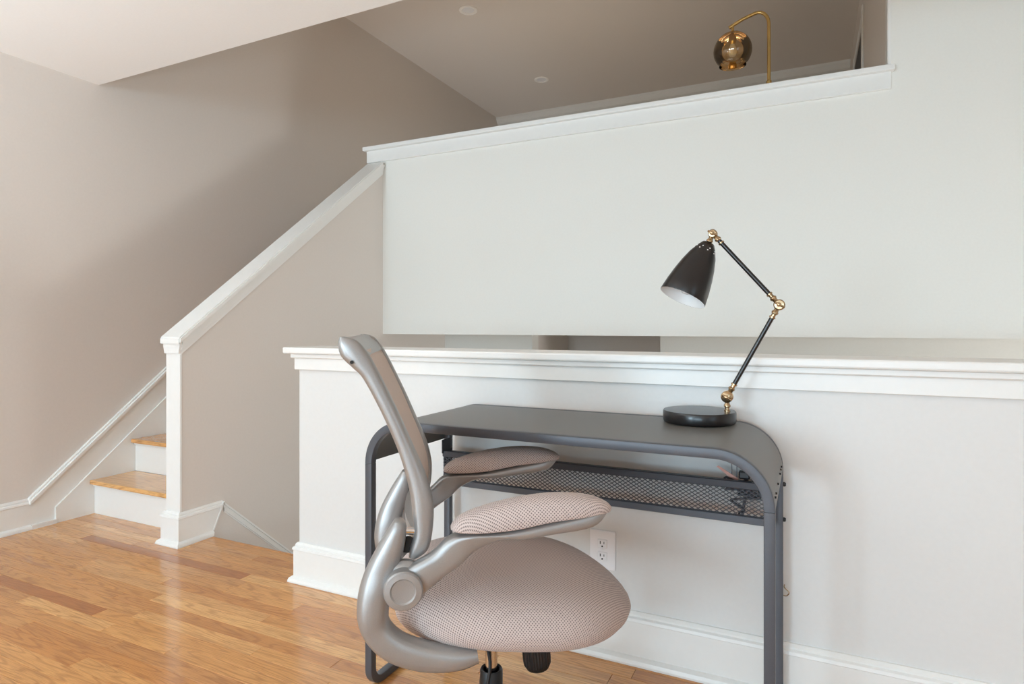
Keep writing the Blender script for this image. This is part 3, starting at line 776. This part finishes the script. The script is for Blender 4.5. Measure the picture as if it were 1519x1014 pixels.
# back frame: two side bars, top rail, bottom rail (one bent moulding), mesh held inside
bf = profile_loft('back_frame', M['silver'], BACK, -0.195, [0.010, 0.016, 0.018, 0.018, 0.018, 0.018, 0.018, 0.019, 0.020, 0.020, 0.019, 0.016, 0.010], ch)
profile_loft('side_bar', M['silver'], BACK, -0.195, [0.010, 0.016, 0.018, 0.018, 0.018, 0.018, 0.018, 0.019, 0.020, 0.020, 0.019, 0.016, 0.010], bf, mirror=True)
def rail(name, sect, half, mat, bow):
    V = []; F = []; ns = 17; m = len(sect)
    for i in range(ns):
        v = -half + 2 * half * i / (ns - 1); bdg = bow * (1 - (v / half) ** 2)
        for u_, w_ in sect: V.append((u_ + bdg, v, w_ + 0.25 * bdg))
    for i in range(ns - 1):
        for j in range(m): F.append((i * m + j, i * m + (j + 1) % m, (i + 1) * m + (j + 1) % m, (i + 1) * m + j))
    F.append(tuple(range(m))); F.append(tuple(reversed(range((ns - 1) * m, ns * m))))
    return link(name, V, F, mat, bf, True, auto=50)
rail('top_rail', [(-0.333, 1.024), (-0.326, 1.027), (-0.312, 1.024), (-0.290, 1.006), (-0.278, 0.988), (-0.286, 0.986), (-0.305, 1.004), (-0.322, 1.014), (-0.332, 1.012)], 0.19, M['silver'], -0.012)
rail('bottom_rail', [(-0.196, 0.650), (-0.168, 0.648), (-0.164, 0.628), (-0.172, 0.618), (-0.194, 0.620)], 0.19, M['silver'], -0.02)
# mesh panel
pr = catmull([(-0.287, 0.996, 0), (-0.270, 0.968, 0), (-0.255, 0.938, 0), (-0.226, 0.876, 0), (-0.199, 0.812, 0), (-0.177, 0.758, 0), (-0.165, 0.716, 0), (-0.161, 0.680, 0), (-0.164, 0.640, 0)], 5)
V = []; F = []; UV = []; nc = 20; run = 0
for side in (0, 1):
    run = 0
    for i, p in enumerate(pr):
        if i: run += (p - pr[i - 1]).length
        for j in range(nc + 1):
            v = -0.186 + 0.372 * j / nc
            V.append((p.x - 0.010 * (1 - (v / 0.186) ** 2) - 0.002 * side, v, p.y)); UV.append((v, run))
n = len(pr); o_ = n * (nc + 1)
for i in range(n - 1):
    for j in range(nc):
        a = i * (nc + 1) + j; F.append((a, a + 1, a + nc + 2, a + nc + 1)); F.append((a + o_, a + nc + 1 + o_, a + nc + 2 + o_, a + 1 + o_))
for i in range(n - 1):
    a, b2 = i * (nc + 1), i * (nc + 1) + nc
    F.append((a, a + nc + 1, a + nc + 1 + o_, a + o_)); F.append((b2, b2 + o_, b2 + nc + 1 + o_, b2 + nc + 1))
link('back_mesh', V, F, M['backmesh'], ch, True, uvs=UV)
lathe('screw_hole', M['slot'], [(0.0035, 0), (0.0035, 0.002)], (-0.309, -0.2135, 0.979), (0, -1, 0), bf, 10)

# seat: closed pillow built from rings
def seat():
    cu, au, bv = 0.034, 0.274, 0.248
    def wt(u): # top centre height along the seat
        t = (u - cu) / au
        return 0.513 - 0.018 * t - 0.024 * max(0, t) ** 3 - 0.024 * max(0, t) ** 6
    def wb(u):
        t = (u - cu) / au
        return 0.394 - 0.020 * t - 0.012 * max(0, -t) ** 2
    NA, V, F, UV = 72, [], [], []
    def plan(a, s):
        c_, s_ = math.cos(a), math.sin(a); e = 2 / (2.8 - 0.9 * c_)
        u_ = au * math.copysign(abs(c_) ** e, c_); v_ = bv * math.copysign(abs(s_) ** e, s_)
        if u_ < 0: v_ *= 1 - 0.19 * (u_ / au) ** 2
        if u_ > 0: v_ *= 1 - 0.06 * (u_ / au) ** 2
        return cu + u_ * s, v_ * s
    rings = [('t', s) for s in (0.02, 0.15, 0.3, 0.45, 0.6, 0.72, 0.82, 0.90, 0.955, 0.985)] + [('m', 1.0)] + [('b', s) for s in (0.985, 0.955, 0.90, 0.8, 0.6, 0.3, 0.02)]
    for kind, s in rings:
        for j in range(NA):
            a = 2 * PI * j / NA; u_, v_ = plan(a, s)
            top, bot = wt(u_), wb(u_); mid = bot + (top - bot) * 0.40
            if kind == 't': w_ = mid + (top - mid) * (1 - s ** 4.6) ** 0.5
            elif kind == 'm': w_ = mid
            else: w_ = mid - (mid - bot) * (1 - s ** 9) ** 0.5
            V.append((u_, v_, w_))
    nr = len(rings); arc = [0.0] * NA
    for i in range(nr):
        for j in range(NA):
            p = Vector(V[i * NA + j])
            if not i: arc[j] = Vector((p.x - cu, p.y)).length
            if i: arc[j] += (p - Vector(V[(i - 1) * NA + j])).length
            a = 2 * PI * j / NA; d_ = Vector((p.x - cu, p.y)); 
            d_ = d_.normalized() if d_.length > 1e-6 else Vector((math.cos(a), math.sin(a)))
            UV.append((d_.x * arc[j], d_.y * arc[j]))
    for i in range(nr - 1):
        for j in range(NA): F.append((i * NA + j, i * NA + (j + 1) % NA, (i + 1) * NA + (j + 1) % NA, (i + 1) * NA + j))
    F.append(tuple(range(NA))); F.append(tuple(reversed(range((nr - 1) * NA, nr * NA))))
    return link('seat', V, F, M['fabric'], ch, True, uvs=UV)
seat()
# tilt mechanism under the seat and gas lift
bm = bmesh.new(); bm_box(bm, -0.05, 0.05, -0.05, 0.05, 0.378, 0.41, 0.008); bm_box(bm, -0.12, -0.08, -0.185, 0.185, 0.395, 0.412, 0.004)
link_bm('tilt_mechanism', bm, M['ribbed_black'], ch)
lathe('gas_piston', M['chrome'], [(0.014, 0.24), (0.014, 0.40)], (-0.018, 0, 0), (0, 0, 1), ch, 24)
lathe('gas_sleeve', M['ribbed_black'], [(0.020, 0.10), (0.0265, 0.105), (0.0265, 0.251), (0.024, 0.255), (0.019, 0.253), (0.018, 0.24)], (-0.018, 0, 0), (0, 0, 1), ch, 28)
tube('lever_cable', M['black'], [(-0.033, -0.012, 0.39), (-0.032, -0.020, 0.33), (-0.024, -0.028, 0.285), (-0.028, -0.033, 0.25), (-0.040, -0.034, 0.20)], 0.004, ch, 8, 5)
V, F = lathe_geo([(0.022, -0.02), (0.032, -0.016), (0.0325, 0.012), (0.0315, 0.026), (0.026, 0.036), (0.010, 0.0395)], (0.084, -0.02, 0.296), (0.10, 0, -1), 60)
for i in range(1, 4):
    for k in range(60):
        if k % 2:
            p = Vector(V[i * 60 + k]); c_ = Vector((0.086, -0.02, p.z)); V[i * 60 + k] = c_ + (p - c_) * 0.955
link('tension_knob', V, F, M['ribbed_black'], ch, True, auto=20)
tube('knob_stem', M['black'], [(0.084, -0.02, 0.30), (0.084, -0.02, 0.41)], 0.009, ch, 10)
# five star base with casters, below the frame
for k in range(5):
    a = math.radians(52 + 36 + 72 * k) ; dx_, dy_ = math.cos(a), math.sin(a)
    V = []; F = []
    secs = [(0.02, 0.105, 0.020, 0.022), (0.12, 0.100, 0.018, 0.018), (0.22, 0.086, 0.015, 0.014), (0.275, 0.078, 0.014, 0.011)]
    for r, z, hw_, hh in secs:
        c_ = Vector((-0.018 + dx_ * r, dy_ * r, z)); sd = Vector((-dy_, dx_, 0))
        V += [c_ + sd * hw_ + Vector((0, 0, -hh)), c_ + sd * hw_ * 0.8 + Vector((0, 0, hh)), c_ - sd * hw_ * 0.8 + Vector((0, 0, hh)), c_ - sd * hw_ + Vector((0, 0, -hh))]
    for i in range(3):
        for j in range(4): F.append((i * 4 + j, i * 4 + (j + 1) % 4, i * 4 + 4 + (j + 1) % 4, i * 4 + 4 + j))
    F.append((0, 1, 2, 3)); F.append((15, 14, 13, 12))
    link('base_leg', V, F, M['ribbed_black'], ch)
    c_ = Vector((-0.018 + dx_ * 0.27, dy_ * 0.27, 0.026)); sd = Vector((-dy_, dx_, 0))
    g1 = lathe_geo([(0.02, 0.003), (0.026, 0.005), (0.026, 0.016), (0.018, 0.020)], c_, sd, 20); g2 = lathe_geo([(0.02, 0.003), (0.026, 0.005), (0.026, 0.016), (0.018, 0.020)], c_, -sd, 20)
    g3 = lathe_geo([(0.006, 0.0), (0.006, 0.05)], c_, (0, 0, 1), 10)
    V, F = merge(g1, g2, g3); link('caster', V, F, M['black'], ch, True, auto=35)
